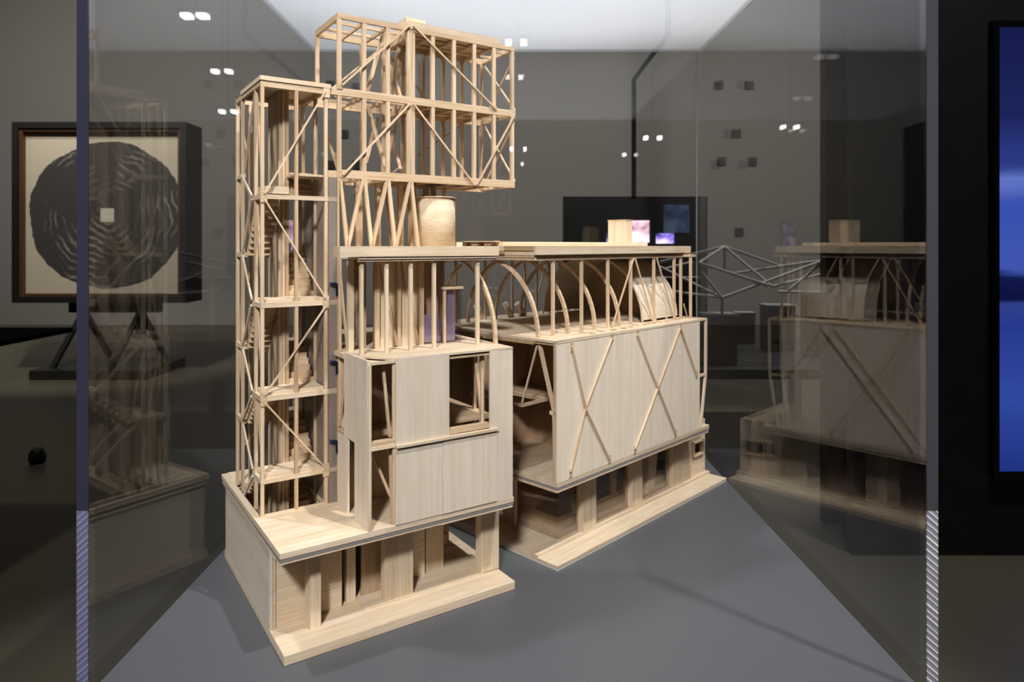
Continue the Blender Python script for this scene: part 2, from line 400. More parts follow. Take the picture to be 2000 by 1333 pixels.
as_('brace', (140, 98, 346), (122, 98, 246), 3, 3)
as_('brace', (122, 98, 246), (152, 98, 346), 3, 3)
as_('brace', (126, 60, 238), (141, 12, 170), 3, 3)
as_('brace', (273, 16, 346), (284, 16, 250), 4, 4)
as_('brace', (150, 96, 346), (190, 96, 246), 3, 3)

# deck on the block, posts, back boards
prism(HA, 'deck', [(108, 124), (108, 52), (143, 2), (327, -.5), (327, 338), (108, 338)], 350, 353, PALE)
prism(HA, 'corner_shelf', [(108, 54), (108, 3), (143, 3)], 345, 348, PALE)
ab('deck_beam', (104, 110), (86, 128), (344, 351), BALSA, 'y')
for u in (116, 152, 188.5, 225, 297.4):
    ab('post', (u - 2.4, u + 2.4), (48, 53), (353, 481), PALE, 'z')
ab('post', (112, 120), (88, 95), (353, 481), PALE, 'z')
ab('post', (107, 111), (112, 117), (246, 481), BALSA, 'z')
as_('brace', (108.5, 116, 478), (113, 95, 353), 3, 3)
BV = 98
for u0, u1 in ((152, 159), (186.5, 192), (221, 229)):
    ab('post', (u0, u1), (BV - 8, BV), (353, 481), BALSA, 'z')
ab('back_board', (159, 188), (BV - 2, BV + 1), (353, 481), PALE, 'z')
ab('back_board', (191, 222), (BV - 2, BV + 1), (353, 481), PALE, 'z')
ab('back_board', (229, 262), (BV + 10, BV + 13), (353, 481), TAN, 'z')
ab('back_board', (150, 153), (126, 190), (353, 481), TAN, 'z')
as_('brace', (161, BV - 5, 479), (187, BV - 5, 355), 3.6, 3.6)
as_('brace', (195, BV - 5, 479), (221, BV - 5, 355), 3.6, 3.6)
ab('violet_panel', (230, 260), (BV - 6, BV - 5), (356, 397), PURPLE)
ab('glass_sheet', (230, 260), (BV - 9, BV - 8), (355, 474), GLAZE)
lf = ab('booth_frame', (259, 263), (84, 88), (353, 434), BALSA, 'z')
ab('booth_roof', (257, 292), (82, 116), (434, 438), BALSA)
ab('booth_pane', (263, 288), (83.5, 84.5), (354, 434), GLAZE)
ab('booth_pane', (288, 289), (84, 114), (354, 434), GLAZE, 'y')
ab('violet_panel', (264, 281), (90, 91), (356, 433), PURPLE)
ab('violet_panel', (281, 282), (91, 108), (356, 433), PURPLE, 'y')
ab('back_board', (262, 282), (125, 128), (353, 481), TAN, 'z')

def arch(parent, name, u, vc, r, z0, zt, mat, w=5, t=5.5, seg=28):
    me = bpy.data.meshes.new(name); v = []; f = []
    H = zt - z0
    for i in range(seg + 1):
        a = math.pi * i / seg; c, s = math.cos(a), math.sin(a)
        for du in (-w / 2, w / 2):
            for dt in (-t / 2, t / 2):
                v.append(((u + du) * .001, (vc + (r + dt) * c) * .001, (z0 + (H + dt) * s) * .001))
    for i in range(seg):
        k = i * 4
        for a, b in ((0, 1), (1, 3), (3, 2), (2, 0)): f.append([k + a, k + b, k + 4 + b, k + 4 + a])
    f += [[0, 2, 3, 1], [seg * 4 + j for j in (0, 1, 3, 2)]]
    me.from_pydata(v, [], f); return obj(name, me, mat, parent)
arch(HA, 'arch', 324, 168, 126, 353, 479, BALSA)
# roof over the deck
prism(HA, 'roof', [(83, 40), (329, 40), (329, 310), (112, 310), (112, 65), (83, 65)], 485, 499, PALE)
prism(HA, 'roof_lining', [(109, 42), (328, 42), (328, 308), (114, 308), (109, 66)], 481.5, 484, SHEET)
ab('roof_beam', (109, 328), (44, 49), (478.5, 481.5), BALSA)
ab('roof_board', (318, 329), (150, 230), (499, 505.5), PALE)

# W-braced legs carrying the box
for k in range(4):
    t = 113 + 37.5 * k; b = t + 12
    as_('leg', (t + 1, 128.5, 597), (b, 128.5, 499), 5, 5)
    if k < 3: as_('leg', (b + 1, 128.5, 499), (t + 36, 128.5, 597), 5, 5)
for k in range(5):
    t = 150 + 37.5 * k; b = t + 12
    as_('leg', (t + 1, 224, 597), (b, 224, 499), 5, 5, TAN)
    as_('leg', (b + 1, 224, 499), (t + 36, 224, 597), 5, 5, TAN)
for u, v, w in ((162, 180, 11), (194, 180, 7), (232, 180, 8), (252, 178, 11)):
    ab('post', (u - w / 2, u + w / 2), (v - 4, v + 4), (499, 597), TAN, 'z')
# drum and its rod
DV = 168; dc = A.at_v((849, 430), DV)
lathe(HA, 'drum', (dc[0], DV, 0), [(33.5, 499), (33.5, 576)], PALE, 56)
lathe(HA, 'drum_rim', (dc[0], DV, 0), [(35.5, 576), (35.5, 578)], BALSA, 56)
lathe(HA, 'rod', (dc[0] - 2, DV, 0), [(4.2, 578), (4.2, 598)], BALSA, 16)
ab('clear_sheet', (262, 290), (176, 178), (499, 832), GLAZE)

# studio box: beams, posts, joists, plates
GRID = [113 + 37.5 * i for i in range(9)]
VF, VB = 126, 228
def beam_u(z0, z1, u0, u1, v, mat=None): ab('beam', (u0, u1), (v, v + 5), (z0, z1), mat)
beam_u(826, 834, 110, 416, VF); beam_u(715.5, 726.5, 88, 416, VF); beam_u(597, 609, 110, 416, VF)
beam_u(824, 834, 110, 416, VB - 5); beam_u(715, 726.5, 60, 416, VB - 5); beam_u(596, 606, 110, 416, VB - 5)
ab('beam', (95, 112), (VF, VF + 5), (597, 607), BALSA)
for u in (110, 411):
    ab('beam', (u, u + 5), (VF + 5, VB - 5), (826, 834), BALSA, 'y')
ab('beam', (411, 416), (VF + 5, VB - 5), (717, 726), BALSA, 'y'); ab('beam', (411, 416), (VF + 5, VB - 5), (598, 606), BALSA, 'y')
ab('beam', (221, 229), (VF + 5, VB - 5), (817, 833), BALSA, 'y'); ab('beam', (221, 229), (VF + 5, VB - 5), (706, 722), BALSA, 'y')
for u in GRID[1:8]:
    if u not in (225.5,):
        for z in (824, 716, 597.5):
            ab('joist', (u - 1.8, u + 1.8), (VF + 5, VB - 5), (z, z + 5.5), BALSA, 'y')
for z in (825.5, 717.5, 599):
    for v in (152, 189, 206):
        for a, b in zip(GRID[:-1], GRID[1:]):
            if v == 206 and z != 599: continue
            ab('joist', (a + 2.5, b - 2.5), (v - 1.6, v + 1.6), (z, z + 4.2), BALSA)
ab('roof_plate', (222, 386), (VF + 1, VB), (834, 836), PALE)
ab('roof_edge', (222, 386), (VF, VF + 5), (834, 842), PALE)
ab('roof_plate', (222, 386), (VF + 5, VB), (836, 841), PALE)
ab('roof_block', (224, 257), (140, 178), (842, 852), PALE)
ab('floor_plate', (222, 378), (VF + 5, VB - 5), (722.5, 724.5), PALE)
ab('floor_plate', (190, 378), (VF + 5, VB - 5), (604.5, 606.5), PALE)
for u in GRID:
    w = 13 if abs(u - 225.5) < 1 else 6
    for z0, z1 in ((609, 715.5), (726.5, 826)):
        a = u - 1 if u == 413 else u
        ab('post', (a - w / 2, a + w / 2), (VF + .3, VF + 5.3), (z0, z1), BALSA, 'z')
for u in (112.5, 185.4, 223.9, 257, 295, 333, 370, 410):
    for z0, z1 in ((606, 715), (726.5, 824)):
        if u == 112.5 and z0 < 700: continue
        ab('post', (u - 2.8, u + 2.8), (VB - 5.3, VB - .3), (z0, z1), BALSA, 'z')
ab('gusset', (372, 380), (VF - 1, VF), (722, 729), TAN); ab('gusset', (109, 117), (VF - 1, VF), (724, 733), TAN)
ab('gusset', (109, 117), (VF - 1, VF), (598, 608), TAN); ab('gusset', (220, 229), (VF - 1, VF), (830, 842), PALE)
ab('gusset', (412, 416.5), (VF - 1, VF + 8), (712, 731), PALE)
TB = dict(w=2.6, h=2.6)
fy = VF - 2.4
as_('brace', (116, fy, 730), (222, fy, 835), **TB); as_('brace', (228, fy, 835), (376, fy, 725), **TB)
as_('brace', (117, fy, 601), (223, fy, 716), **TB); as_('brace', (228, fy, 716), (336, fy, 598), **TB)
as_('brace', (340, fy, 598), (414, fy, 718), **TB)
ux = 417.2
as_('brace', (ux, VF + 4, 816), (ux, VB - 2, 728), **TB); as_('brace', (ux, VF + 2, 728), (ux, VB - 4, 822), **TB)
as_('brace', (ux, VF + 4, 706), (ux, VB - 2, 608), **TB); as_('brace', (ux, VF + 2, 608), (ux, VB - 4, 714), **TB)
by = VB + 1.4
as_('brace', (116, by, 728), (222, by, 826), **TB); as_('brace', (222, by, 826), (330, by, 728), **TB)
as_('brace', (222, by, 608), (370, by, 714), **TB)
# inner flat struts in V shapes
IV = 172
def ip(p0, p1, w=6, v=IV, v2=None, mat=None):
    a, b = A.at_v(p0, v), A.at_v(p1, v if v2 is None else v2)
    as_('strut', a, b, w, 3, mat or BALSA, (1, 0, 0))
ip((717, 178), (752, 55), 6, 150); ip((751, 95), (782, 190), 6, 190, 160); ip((762, 185), (781, 85), 5, 170)
ip((772, 188), (785, 85), 5, 200); ip((717, 205), (752, 325), 6, 150); ip((714, 318), (737, 230), 6, 200)
ip((752, 225), (782, 330), 5, 190, 165); ip((758, 300), (781, 215), 5, 175); ip((641, 272), (658, 327), 4, 200)
ab('post', (240, 247), (170, 176), (608, 826), BALSA, 'z'); ab('post', (202, 208), (180, 186), (608, 826), BALSA, 'z')

# ------------------------------------------------------------------ stair tower
TU0, TU1, TV0, TV1 = 5.5, 92.5, 126, 275
for (u, v) in ((5.5, 126), (5.5, 160), (5.5, 240), (5.5, 274), (51, 126), (92.5, 126), (92.5, 172), (92.5, 232), (92.5, 274), (51, 232), (24, 274), (51, 172)):
    z0 = 135 if v < 277 else 135
    ab('tower_post', (u - 2.3, u + 2.3), (v - 2.3, v + 2.3), (120 if u == 51 and v > 130 else z0, 722), BALSA if u != 51 else TAN, 'z')
ab('tower_roof', (2, 99), (122, 240), (722.5, 728.5), PALE)
ab('tower_beam', (3, 97), (123.5, 128.5), (714, 722.5), BALSA); ab('tower_beam', (3, 8), (128, 277), (716, 722.5), BALSA, 'y')
ab('tower_beam', (90, 95), (128, 277), (716, 722.5), BALSA, 'y'); ab('tower_beam', (8, 92), (232, 236), (716, 722.5), BALSA)
ab('tower_beam', (8, 92), (271.5, 276.5), (716, 722), BALSA)
ab('core_wall', (39.5, 44.5), (174, 230), (100, 722), PALE, 'z')
ab('core_wall', (44.5, 48), (170, 176), (100, 722), BALSA, 'z')
FL = [(179, 185), (290, 297), (416, 423), (563, 569)]
for z0, z1 in FL:
    ab('landing_beam', (3, 111), (123.2, 127.5), (z0, z1), PALE)
    ab('landing_beam', (3, 7.6), (127.5, 172), (z0, z1), PALE, 'y')
    if z1 < 500: ab('landing', (8, 90), (128.5, 171), (z0 + 1, z1 + 4), PALE)
    else: ab('landing', (8, 42), (128.5, 171), (z0 + 8, z1 + 12), PALE)
BLV = [(138, 141), (238, 244), (347, 354), (483, 490), (600, 606)]
for z0, z1 in BLV[1:]:
    ab('landing_beam', (3, 7.6), (229, 277), (z0, z1), PALE, 'y')
    if z1 < 600: ab('landing', (8, 90), (230, 272), (z0, z1), PALE)
ab('landing', (50, 92), (176, 272), (600, 606), PALE); ab('landing', (50, 97), (128, 176), (597, 600), PALE)
def flight(u0, u1, va, za, vb, zb, n=8, under=5):
    """steps from (va,za) up to (vb,zb)"""
    run = (vb - va) / n; rise = (zb - za) / n
    car = bar(HA, 'stair_flight', ((u0 + u1) / 2, va, za - 3), ((u0 + u1) / 2, vb, zb - rise - 3), u1 - u0 - 8, 2, TAN, (1, 0, 0))
    inv = MATS[car.name].inverted()
    for i in range(n):
        y0, y1 = sorted((va + run * i, va + run * (i + 1) + (1.5 if run > 0 else -1.5)))
        t = box(car, 'tread', (u0, u1), (y0, y1), (za + rise * i - under + .5, za + rise * (i + 1)), BALSA)
        t.matrix_local = inv @ MATS[t.name]
RU, LU = (49, 90), (9, 39)
flight(*RU, 172, 187, 230, 244, 7); flight(*LU, 230, 244, 172, 297, 7)
flight(*RU, 172, 300, 230, 354, 7); flight(*LU, 230, 354, 172, 423, 8)
flight(*RU, 172, 426, 230, 490, 8); flight(*LU, 230, 490, 172, 569, 9)
flight(*RU, 172, 572, 190, 600, 3); flight(*RU, 172, 100, 230, 141, 6); flight(*LU, 230, 141, 172, 185, 6)
# braces of the left face
zz = [((176, 566), (230, 490)), ((232, 485), (174, 423)), ((176, 416), (230, 354)), ((228, 347), (172, 296)), ((176, 288), (230, 243)), ((228, 237), (169, 187)), ((168, 179), (220, 137)), ((238, 604), (174, 569))]
for (v0, z0), (v1, z1) in zz: as_('side_brace', (3.2, v0, z0), (3.2, v1, z1), 2.2, 4.5, PALE)
for (v0, z0), (v1, z1) in (((176, 714), (240, 606)), ((162, 714), (132, 570)), ((160, 414), (130, 300)), ((158, 290), (132, 190)), ((270, 600), (244, 492)), ((244, 482), (268, 356)), ((268, 346), (246, 246)), ((160, 560), (134, 426))):
    as_('side_brace', (7.5, v0, z0), (7.5, v1, z1), 2.6, 3.4, BALSA)
# thin front diagonals with gusset plates
gy = 122
for (u0, z0), (u1, z1) in (((91, 718), (8, 570)), ((8, 562), (91, 426)), ((91, 414), (8, 299)), ((8, 289), (91, 187))):
    as_('brace', (u0, gy, z0), (u1, gy, z1), 2.2, 2.2)
for u, z in ((93, 718), (7, 567), (92, 420), (7, 293), (92, 183)):
    ab('gusset', (u - 4.5, u + 4.5), (122.4, 123.4), (z - 9, z + 9), BALSA)
as_('brace', (20, 277, 640), (8, 277, 716), 2, 2); as_('brace', (12, 277, 300), (60, 277, 345), 2, 2); as_('brace', (12, 277, 190), (60, 277, 235), 2, 2)
ab('threshold', (3, 94), (123.8, 128), (134.5, 137), PALE)
# perforated lift shaft with blue tube elbows
ab('perforated_screen', (95.5, 108), (123, 124), (135, 596), PERF, 'z')
ab('perforated_screen', (93, 94), (130, 272), (137, 596), PERF, 'z')
ab('shaft_post', (108, 111), (121, 125), (135, 597), TAN, 'z'); ab('shaft_wall', (95, 120), (176, 179), (135, 597), TAN, 'z')
ab('shaft_post', (100, 108), (140, 146), (135, 597), TAN, 'z')
for z in (446, 335, 223):
    pts = [(96.5, 121, z)] + [(103 + 3.4 * math.sin(t), 118, z - 3.4 + 3.4 * math.cos(t)) for t in (0, .5, 1.0, 1.57)] + [(106.4, 117.5, z - 17)]
    tube(HA, 'tube_elbow', pts, 2.2, BLUEPIPE, res=12)

# ================================================================== MODEL, FAR HALF (hall with arches and vault)
B = Frame((1088.6, 1117), 44.2)
HB = empty('hall_model', B.o, B.rz, label='long balsa hall model half with arches, vault and cross-braced wall', category='building model', group='two halves of the wooden model')
def bb(name, x, y, z, mat=None, g='x', bev=0, parent=None, **p): return box(parent or HB, name, x, y, z, mat, g, bev, **p)
def bs(name, p0, p1, w=4.6, h=4.6, mat=None, side=None, **p): return bar(HB, name, p0, p1, w, h, mat, side, **p)
bb('base_board', (0, 556), (0, 345), (3.8, 8), PALE, bev=.3); bb('base_board', (.5, 556), (.6, 345), (0, 3.8), PLASTER)
bb('floor_plate', (0, 560), (40, 345), (8, 12), PALE)
for u0, u1, v0, v1 in ((117, 154, 41, 56), (266, 300, 42, 58), (415, 454, 45, 61)):
    bb('column', (u0, u1), (v0, v1), (12, 121), PALE, 'z', .3)
bb('column', (55, 62), (143, 172), (12, 121), PALE, 'z', .3)
# wedge shaped pier
me = bpy.data.meshes.new('tapered_pier')
q = [(352, 20 - 20), (372, 0), (392, 108), (352, 108)]
vs = [(u * .001, y * .001, (12 + z) * .001) for y in (62, 78) for u, z in q]
me.from_pydata(vs, [], [[0, 1, 2, 3], [7, 6, 5, 4]] + [[i, 4 + i, 4 + (i + 1) % 4, (i + 1) % 4] for i in range(4)])
obj('tapered_pier', me, SHEET, HB)
pw = bb('podium_wall', (454, 498), (50, 54), (12, 121), PALE); bb('podium_wall', (543, 556), (50, 54), (12, 121), PALE)
bb('podium_wall', (498, 543), (50, 54), (12, 53), PALE); bb('podium_wall', (498, 543), (50, 54), (84, 121), PALE)
for x, z in (((498, 543), (81, 84)), ((498, 543), (53, 56)), ((498, 502), (53, 84)), ((539, 543), (53, 84))):
    bb('window_frame', x, (44, 54), z, BALSA)
bb('podium_wall', (553, 556), (54, 345), (12, 121), PALE, 'y'); bb('podium_wall', (120, 556), (340, 344), (12, 121), TAN)
bb('podium_roof', (470, 556), (50, 345), (121, 125), PALE)
bb('glass_pane', (66, 117), (52.5, 53.5), (12, 121), GLAZE); bb('glass_pane', (66, 67), (53.5, 143), (12, 121), GLAZE, 'y')
bb('glass_pane', (154, 266), (52, 53), (13, 121), GLAZE); bb('glass_pane', (300, 415), (54, 55), (13, 121), GLAZE)
bb('glass_bead', (62, 454), (50, 54), (12, 14), BALSA)
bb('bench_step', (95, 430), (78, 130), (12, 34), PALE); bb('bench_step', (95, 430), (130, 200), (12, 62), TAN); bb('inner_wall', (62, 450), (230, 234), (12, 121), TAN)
bb('inner_column', (170, 190), (70, 76), (36, 121), TAN, 'z'); bb('inner_column', (240, 255), (70, 76), (34, 121), TAN, 'z')
# slab
bb('slab_plate', (0, 480), (0, 345), (127.5, 135), PALE, bev=.3); bb('slab_core', (.4, 479.6), (.5, 344), (123.6, 127.5), GREYCARD); bb('slab_soffit', (0, 479), (1, 345), (119.5, 123.6), BALSA)
# main wall with cross braces
bb('wall_panel', (0, 441), (0, 3), (135, 353), SHEET, 'z'); bb('wall_panel', (1, 441), (3, 5), (135, 350), TAN, 'z')
bb('rear_wall', (60, 441), (338, 342), (135, 347), TAN, 'z'); bb('end_wall', (438, 441), (5, 338), (135, 347), SHEET, 'z')
bb('inner_wall', (150, 154), (120, 338), (135, 347), TAN, 'z'); bb('inner_wall', (20, 150), (196, 199), (135, 347), TAN, 'z')
def wb(p0, p1): 
    a, b = B.at_v(p0, -2), B.at_v(p1, -2); bs('wall_brace', a, b, 2.7, 2.7)
X1, X2 = (1144, 797), (1285.4, 758)
for p in ((1117.5, 676), (1196, 661), (1191, 897), (1115, 922)): wb(p, X1)
for p in ((1245.7, 654), (1329.4, 641), (1240.8, 878), (1320, 847)): wb(p, X2)
wb((1329.4, 641), (1361, 733.7))
for p in ((1117.5, 679), (1196, 660), (1191, 897), (1115, 924), (1143, 793), (1145, 803), (1245.7, 652), (1329.4, 640), (1240.8, 879), (1320, 847), (1284, 755), (1287, 763), (1361, 732)):
    c = B.at_v(p, -1); bb('gusset', (c[0] - 3, c[0] + 3), (-1.2, 0), (c[2] - 7, c[2] + 7), TAN, 'z')
# open end: raking strut, balcony frame and glazing
bs('raking_strut', (8, 45, 349), (2, 8, 244), 5, 5); bs('raking_strut', (2, 8, 240), (2, 6, 136), 4.6, 4.6); bs('raking_strut', (2, 10, 238), (3, 5, 136), 3, 3, TAN)
bb('tie', (0, 4.5), (3, 16), (238, 244), PALE, 'y'); bb('tie', (2, 60), (12, 16), (240, 244), BALSA)
bb('jamb', (0, 3), (3, 8), (135, 350), TAN, 'z')
bs('hanger', (8, 47, 346), (4, 78, 244), 2.6, 2.6)
bb('balcony_beam', (2, 6), (78, 200), (239, 244), BALSA, 'y'); bb('balcony_beam', (2, 150), (76, 80), (239, 244), BALSA); bb('balcony_floor', (60, 150), (80, 196), (238, 241), TAN)
bb('balcony_beam', (70, 74), (80, 196), (236, 242), BALSA, 'y'); bs('hanger', (95, 30, 346), (90, 70, 244), 2.4, 2.4)
bb('glass_pane', (3, 4), (82, 160), (135, 238), GLAZE, 'y'); bb('glass_pane', (4, 120), (82, 83), (135, 238), GLAZE)
# deck
bb('deck', (0, 444), (-.5, 342), (349, 353), PALE); bb('deck_core', (2, 442), (4, 340), (345, 349), TAN); bb('deck_edge', (-.5, 3), (50, 165), (343, 348.5), ENDG, 'y')
bb('deck_edge', (-.5, 3), (172, 300), (343, 348.5), ENDG, 'y')
bb('deck_frame', (444, 471), (0, 4), (349, 353), PALE); bb('deck_frame', (467, 471), (4, 60), (349, 353), PALE, 'y')
bs('end_strut', (469, 2, 350), (468, 2, 240), 4.6, 4.6, PALE); bs('end_strut', (468, 2, 240), (452, 4, 136), 4.6, 4.6, PALE); bb('end_strut', (441, 470), (0, 4), (237, 242), PALE)
bs('end_strut', (469, 58, 350), (450, 58, 136), 4.4, 4.4, BALSA)
pegs = [(105.6, 33, 16), (108, 18, 8), (112, 16, 8), (141.6, 23, 16), (171, 19, 8), (177, 19, 8), (200, 18, 8), (207, 19, 8), (230, 22, 8), (262, 34, 14), (281, 25, 8), (296, 27, 9), (308, 28, 14), (322, 30, 8), (339, 30, 12), (360, 26, 9), (383, 30, 8), (398, 32, 14), (410, 33, 12), (424, 33, 8), (437, 35, 14)]
for u, v, l in pegs: bs('deck_peg', (u, v - l / 2, 353.8), (u, v + l / 2, 353.8), 2.3, 1.8, TAN)
for u in (45, 120, 196, 268, 347, 423, 449):
    bb('post', (u - 2.3, u + 2.3), (45, 49.6), (353, 477), BALSA, 'z')
bb('post', (453, 457.6), (26, 30.6), (350, 477), BALSA, 'z')
for u in (59, 135.7, 213, 250.7, 288.6, 328.5, 364.7, 420):
    bb('post', (u - 2.2, u + 2.2), (298, 302.4), (353, 477), BALSA, 'z')
for u in (9, 84, 158, 231): arch(HB, 'arch', u, 171, 123.5, 353, 479, BALSA)
# vault shell
me = bpy.data.meshes.new('vault_shell'); v = []; f = []; sg = 40
for i in range(sg + 1):
    a = .035 + (math.pi - .07) * i / sg
    for u in (306, 436):
        for r in (122, 124): v.append((u * .001, (171 + r * math.cos(a)) * .001, (353 + (r + 2) * math.sin(a)) * .001))
for i in range(sg):
    k = 4 * i
    for a, b in ((0, 1), (1, 3), (3, 2), (2, 0)): f.append([k + a, k + b, k + 4 + b, k + 4 + a])
f += [[0, 2, 3, 1], [sg * 4 + j for j in (0, 1, 3, 2)]]
me.from_pydata(v, [], f); sh = obj('vault_shell', me, SHEET, HB, smooth=False)
for u in (306, 352, 392): arch(HB, 'vault_rib', u, 171, 125.2, 353, 480, PALE, w=3, t=2)
me = bpy.data.meshes.new('vault_end_wall'); ng = 24
v = [(u * .001, (171 + 121 * math.cos(math.pi * i / ng)) * .001, (353 + 122 * math.sin(math.pi * i / ng)) * .001) for u in (432, 435) for i in range(ng + 1)]
m1 = ng + 1
me.from_pydata(v, [], [list(range(m1)), list(range(2 * m1 - 1, m1 - 1, -1))] + [[i, m1 + i, m1 + (i + 1) % m1, (i + 1) % m1] for i in range(m1)])
obj('vault_end_wall', me, TAN, HB)
for (u0, z0), (u1, z1) in (((273, 477), (204, 354)), ((277, 477), (338, 354)), ((352, 476), (416, 354)), ((455, 380), (468, 353))):
    bs('brace', (u0, 43.5, z0), (u1, 43.5, z1), 2.3, 2.3)
bs('brace', (330, 305, 477), (292, 305, 380), 2.2, 2.2, PALE)
for u, v, dx, dy in ((140, 312, -.35, .35), (205, 296, -.4, .25), (250, 300, -.75, .2)):
    d = Vector((dx, dy, 1)).normalized(); lathe(HB, 'dowel_stub', (u, v, 355), [(6.5, 0), (6.5, 31)], PALE, 20, axis=d)
# roof
bb('roof', (-3, 474), (40, 310), (484, 499), PALE, bev=.3); bb('roof_edge', (-5, 474), (38, 44), (485.5, 499), PALE)
bb('roof_edge', (-5, -2), (44, 110), (492, 499), ENDG, 'y'); bb('roof_edge', (-6, -2), (110, 300), (486, 492), ENDG, 'y')
bb('roof_lining', (-2, 470), (46, 306), (481, 484), BALSA); bb('roof_beam', (0, 458), (44, 49.5), (476, 482), BALSA); bb('roof_beam', (450, 472), (26, 49), (477, 482), BALSA, 'y')
bb('roof_beam', (0, 458), (298, 303), (476, 482), BALSA); bb('roof_beam', (-1, 4), (50, 170), (476, 482), TAN, 'y'); bb('roof_beam', (-1, 4), (178, 300), (476, 482), TAN, 'y')
bb('upper_board', (14, 455), (130, 300), (499, 506.5), PALE, bev=.3)
for k in range(5): bb('upper_joist', (4, 14), (150 + 32 * k, 166 + 32 * k), (500, 506), TAN, 'y')
bb('upper_board', (0, 14), (138, 300), (506, 508), BALSA, 'y')
c0 = B.at_v((1196, 473), 140); c1 = B.at_v((1222, 473), 140)
bb('chimney', (378, 402), (134, 178), (506.5, 552.5), PALE, 'z', .3); bb('chimney_cap', (377, 403), (133, 179), (552.5, 554), BALSA)

# ================================================================== THINGS IN THE GALLERY
# framed print on a black stand
def disc_mat():
    m, nt, out = newmat('ring_print'); L = nt.links
    p = N(nt, 'ShaderNodeBsdfPrincipled'); L.new(p.outputs[0], out.inputs[0]); p.inputs['Roughness'].default_value = .8
    tc = N(nt, 'ShaderNodeTexCoord'); mp = N(nt, 'ShaderNodeMapping'); L.new(tc.outputs['Object'], mp.inputs[0])
    nz = N(nt, 'ShaderNodeTexNoise'); nz.inputs['Scale'].default_value = 3.2; nz.inputs['Detail'].default_value = 6; L.new(mp.outputs[0], nz.inputs['Vector'])
    ln = N(nt, 'ShaderNodeVectorMath', operation='LENGTH'); L.new(mp.outputs[0], ln.inputs[0])
    w = N(nt, 'ShaderNodeMath', operation='MULTIPLY_ADD'); L.new(nz.outputs[0], w.inputs[0]); w.inputs[1].default_value = .22; L.new(ln.outputs['Value'], w.inputs[2])
    sn = N(nt, 'ShaderNodeMath', operation='MULTIPLY'); L.new(w.outputs[0], sn.inputs[0]); sn.inputs[1].default_value = 95
    s2 = N(nt, 'ShaderNodeMath', operation='SINE'); L.new(sn.outputs[0], s2.inputs[0])
    ring = rampf(nt, s2.outputs[0], .2, 1.0)
    n2 = N(nt, 'ShaderNodeTexNoise'); n2.inputs['Scale'].default_value = 2.2; n2.inputs['Detail'].default_value = 3; L.new(mp.outputs[0], n2.inputs['Vector'])
    patch = rampf(nt, n2.outputs[0], .50, .64)
    mu = N(nt, 'ShaderNodeMath', operation='MULTIPLY'); L.new(ring, mu.inputs[0]); L.new(patch, mu.inputs[1])
    mu2 = N(nt, 'ShaderNodeMath', operation='MULTIPLY'); L.new(mu.outputs[0], mu2.inputs[0]); mu2.inputs[1].default_value = .5
    L.new(mixc(nt, mu2.outputs[0], (.050, .047, .045), (.55, .51, .44)), p.inputs['Base Color'])
    return m
FR = empty('framed_print', (-4.06, 6.80, -.07), label='large framed print of a dark ringed disc with a white square, on black stand', category='picture')
def fp(name, x, y, z, mat, **p): return box(FR, name, x, y, z, mat, unit=1, **p)
hw = .865; ht = 1.80
fp('backing_case', (-hw, hw), (.06, .34), (0, ht), BLACK)
for x, z in (((-hw, hw), (0, .06)), ((-hw, hw), (ht - .06, ht)), ((-hw, -hw + .06), (.06, ht - .06)), ((hw - .06, hw), (.06, ht - .06))): fp('frame_rail', x, (-.02, .06), z, BLACK)
BR = plain('brown_frame', (.10, .045, .02), .5)
for x, z in (((-hw + .06, hw - .06), (.06, .09)), ((-hw + .06, hw - .06), (ht - .09, ht - .06)), ((-hw + .06, -hw + .09), (.09, ht - .09)), ((hw - .09, hw - .06), (.09, ht - .09))): fp('inner_rail', x, (.0, .06), z, BR)
fp('paper', (-hw + .09, hw - .09), (.052, .058), (.09, ht - .09), plain('cream_paper', (.62, .555, .43), .85, var=.04, bscale=2))
me = bpy.data.meshes.new('printed_disc'); n = 160; v = []
for i in range(n):
    t = 2 * math.pi * i / n
    r = .762 + .010 * math.sin(5 * t + 1) + .005 * math.sin(11 * t) + random.uniform(-.007, .007)
    r *= 1 + .035 * math.cos(2 * t)
    v.append((r * math.cos(t), 0, r * math.sin(t)))
me.from_pydata(v + [(x, .003, z) for x, _, z in v], [], [list(range(n)), list(range(2 * n - 1, n - 1, -1))] + [[i, n + i, n + (i + 1) % n, (i + 1) % n] for i in range(n)])
d = obj('printed_disc', me, disc_mat(), FR); d.location = (.045, .049, .876)
q = box(d, 'white_square', (-.068, .068), (-.002, 0), (-.068, .068), plain('cream_square', (.72, .68, .58), .8), unit=1)
ST = empty('print_stand', (-4.0, 6.97, FZ), label='black trestle stand carrying the framed ringed print', category='stand')
def sp_(name, x, y, z): return box(ST, name, x, y, z, DARKMET, unit=1)
sp_('base_plate', (-.62, .52), (-.38, .40), (0, .09))
sp_('top_beam', (-.45, .45), (-.05, .06), (.62, .73)); sp_('pillar', (.22, .30), (-.04, .04), (.40, .64))
for x in (-.32, .26):
    for sx, yy in ((-.19, -.2), (.17, .2)):
        bar(ST, 'leg', (x + sx, yy, .09), (x, 0, .64), .045, .045, DARKMET, (0, 1, 0), unit=1)
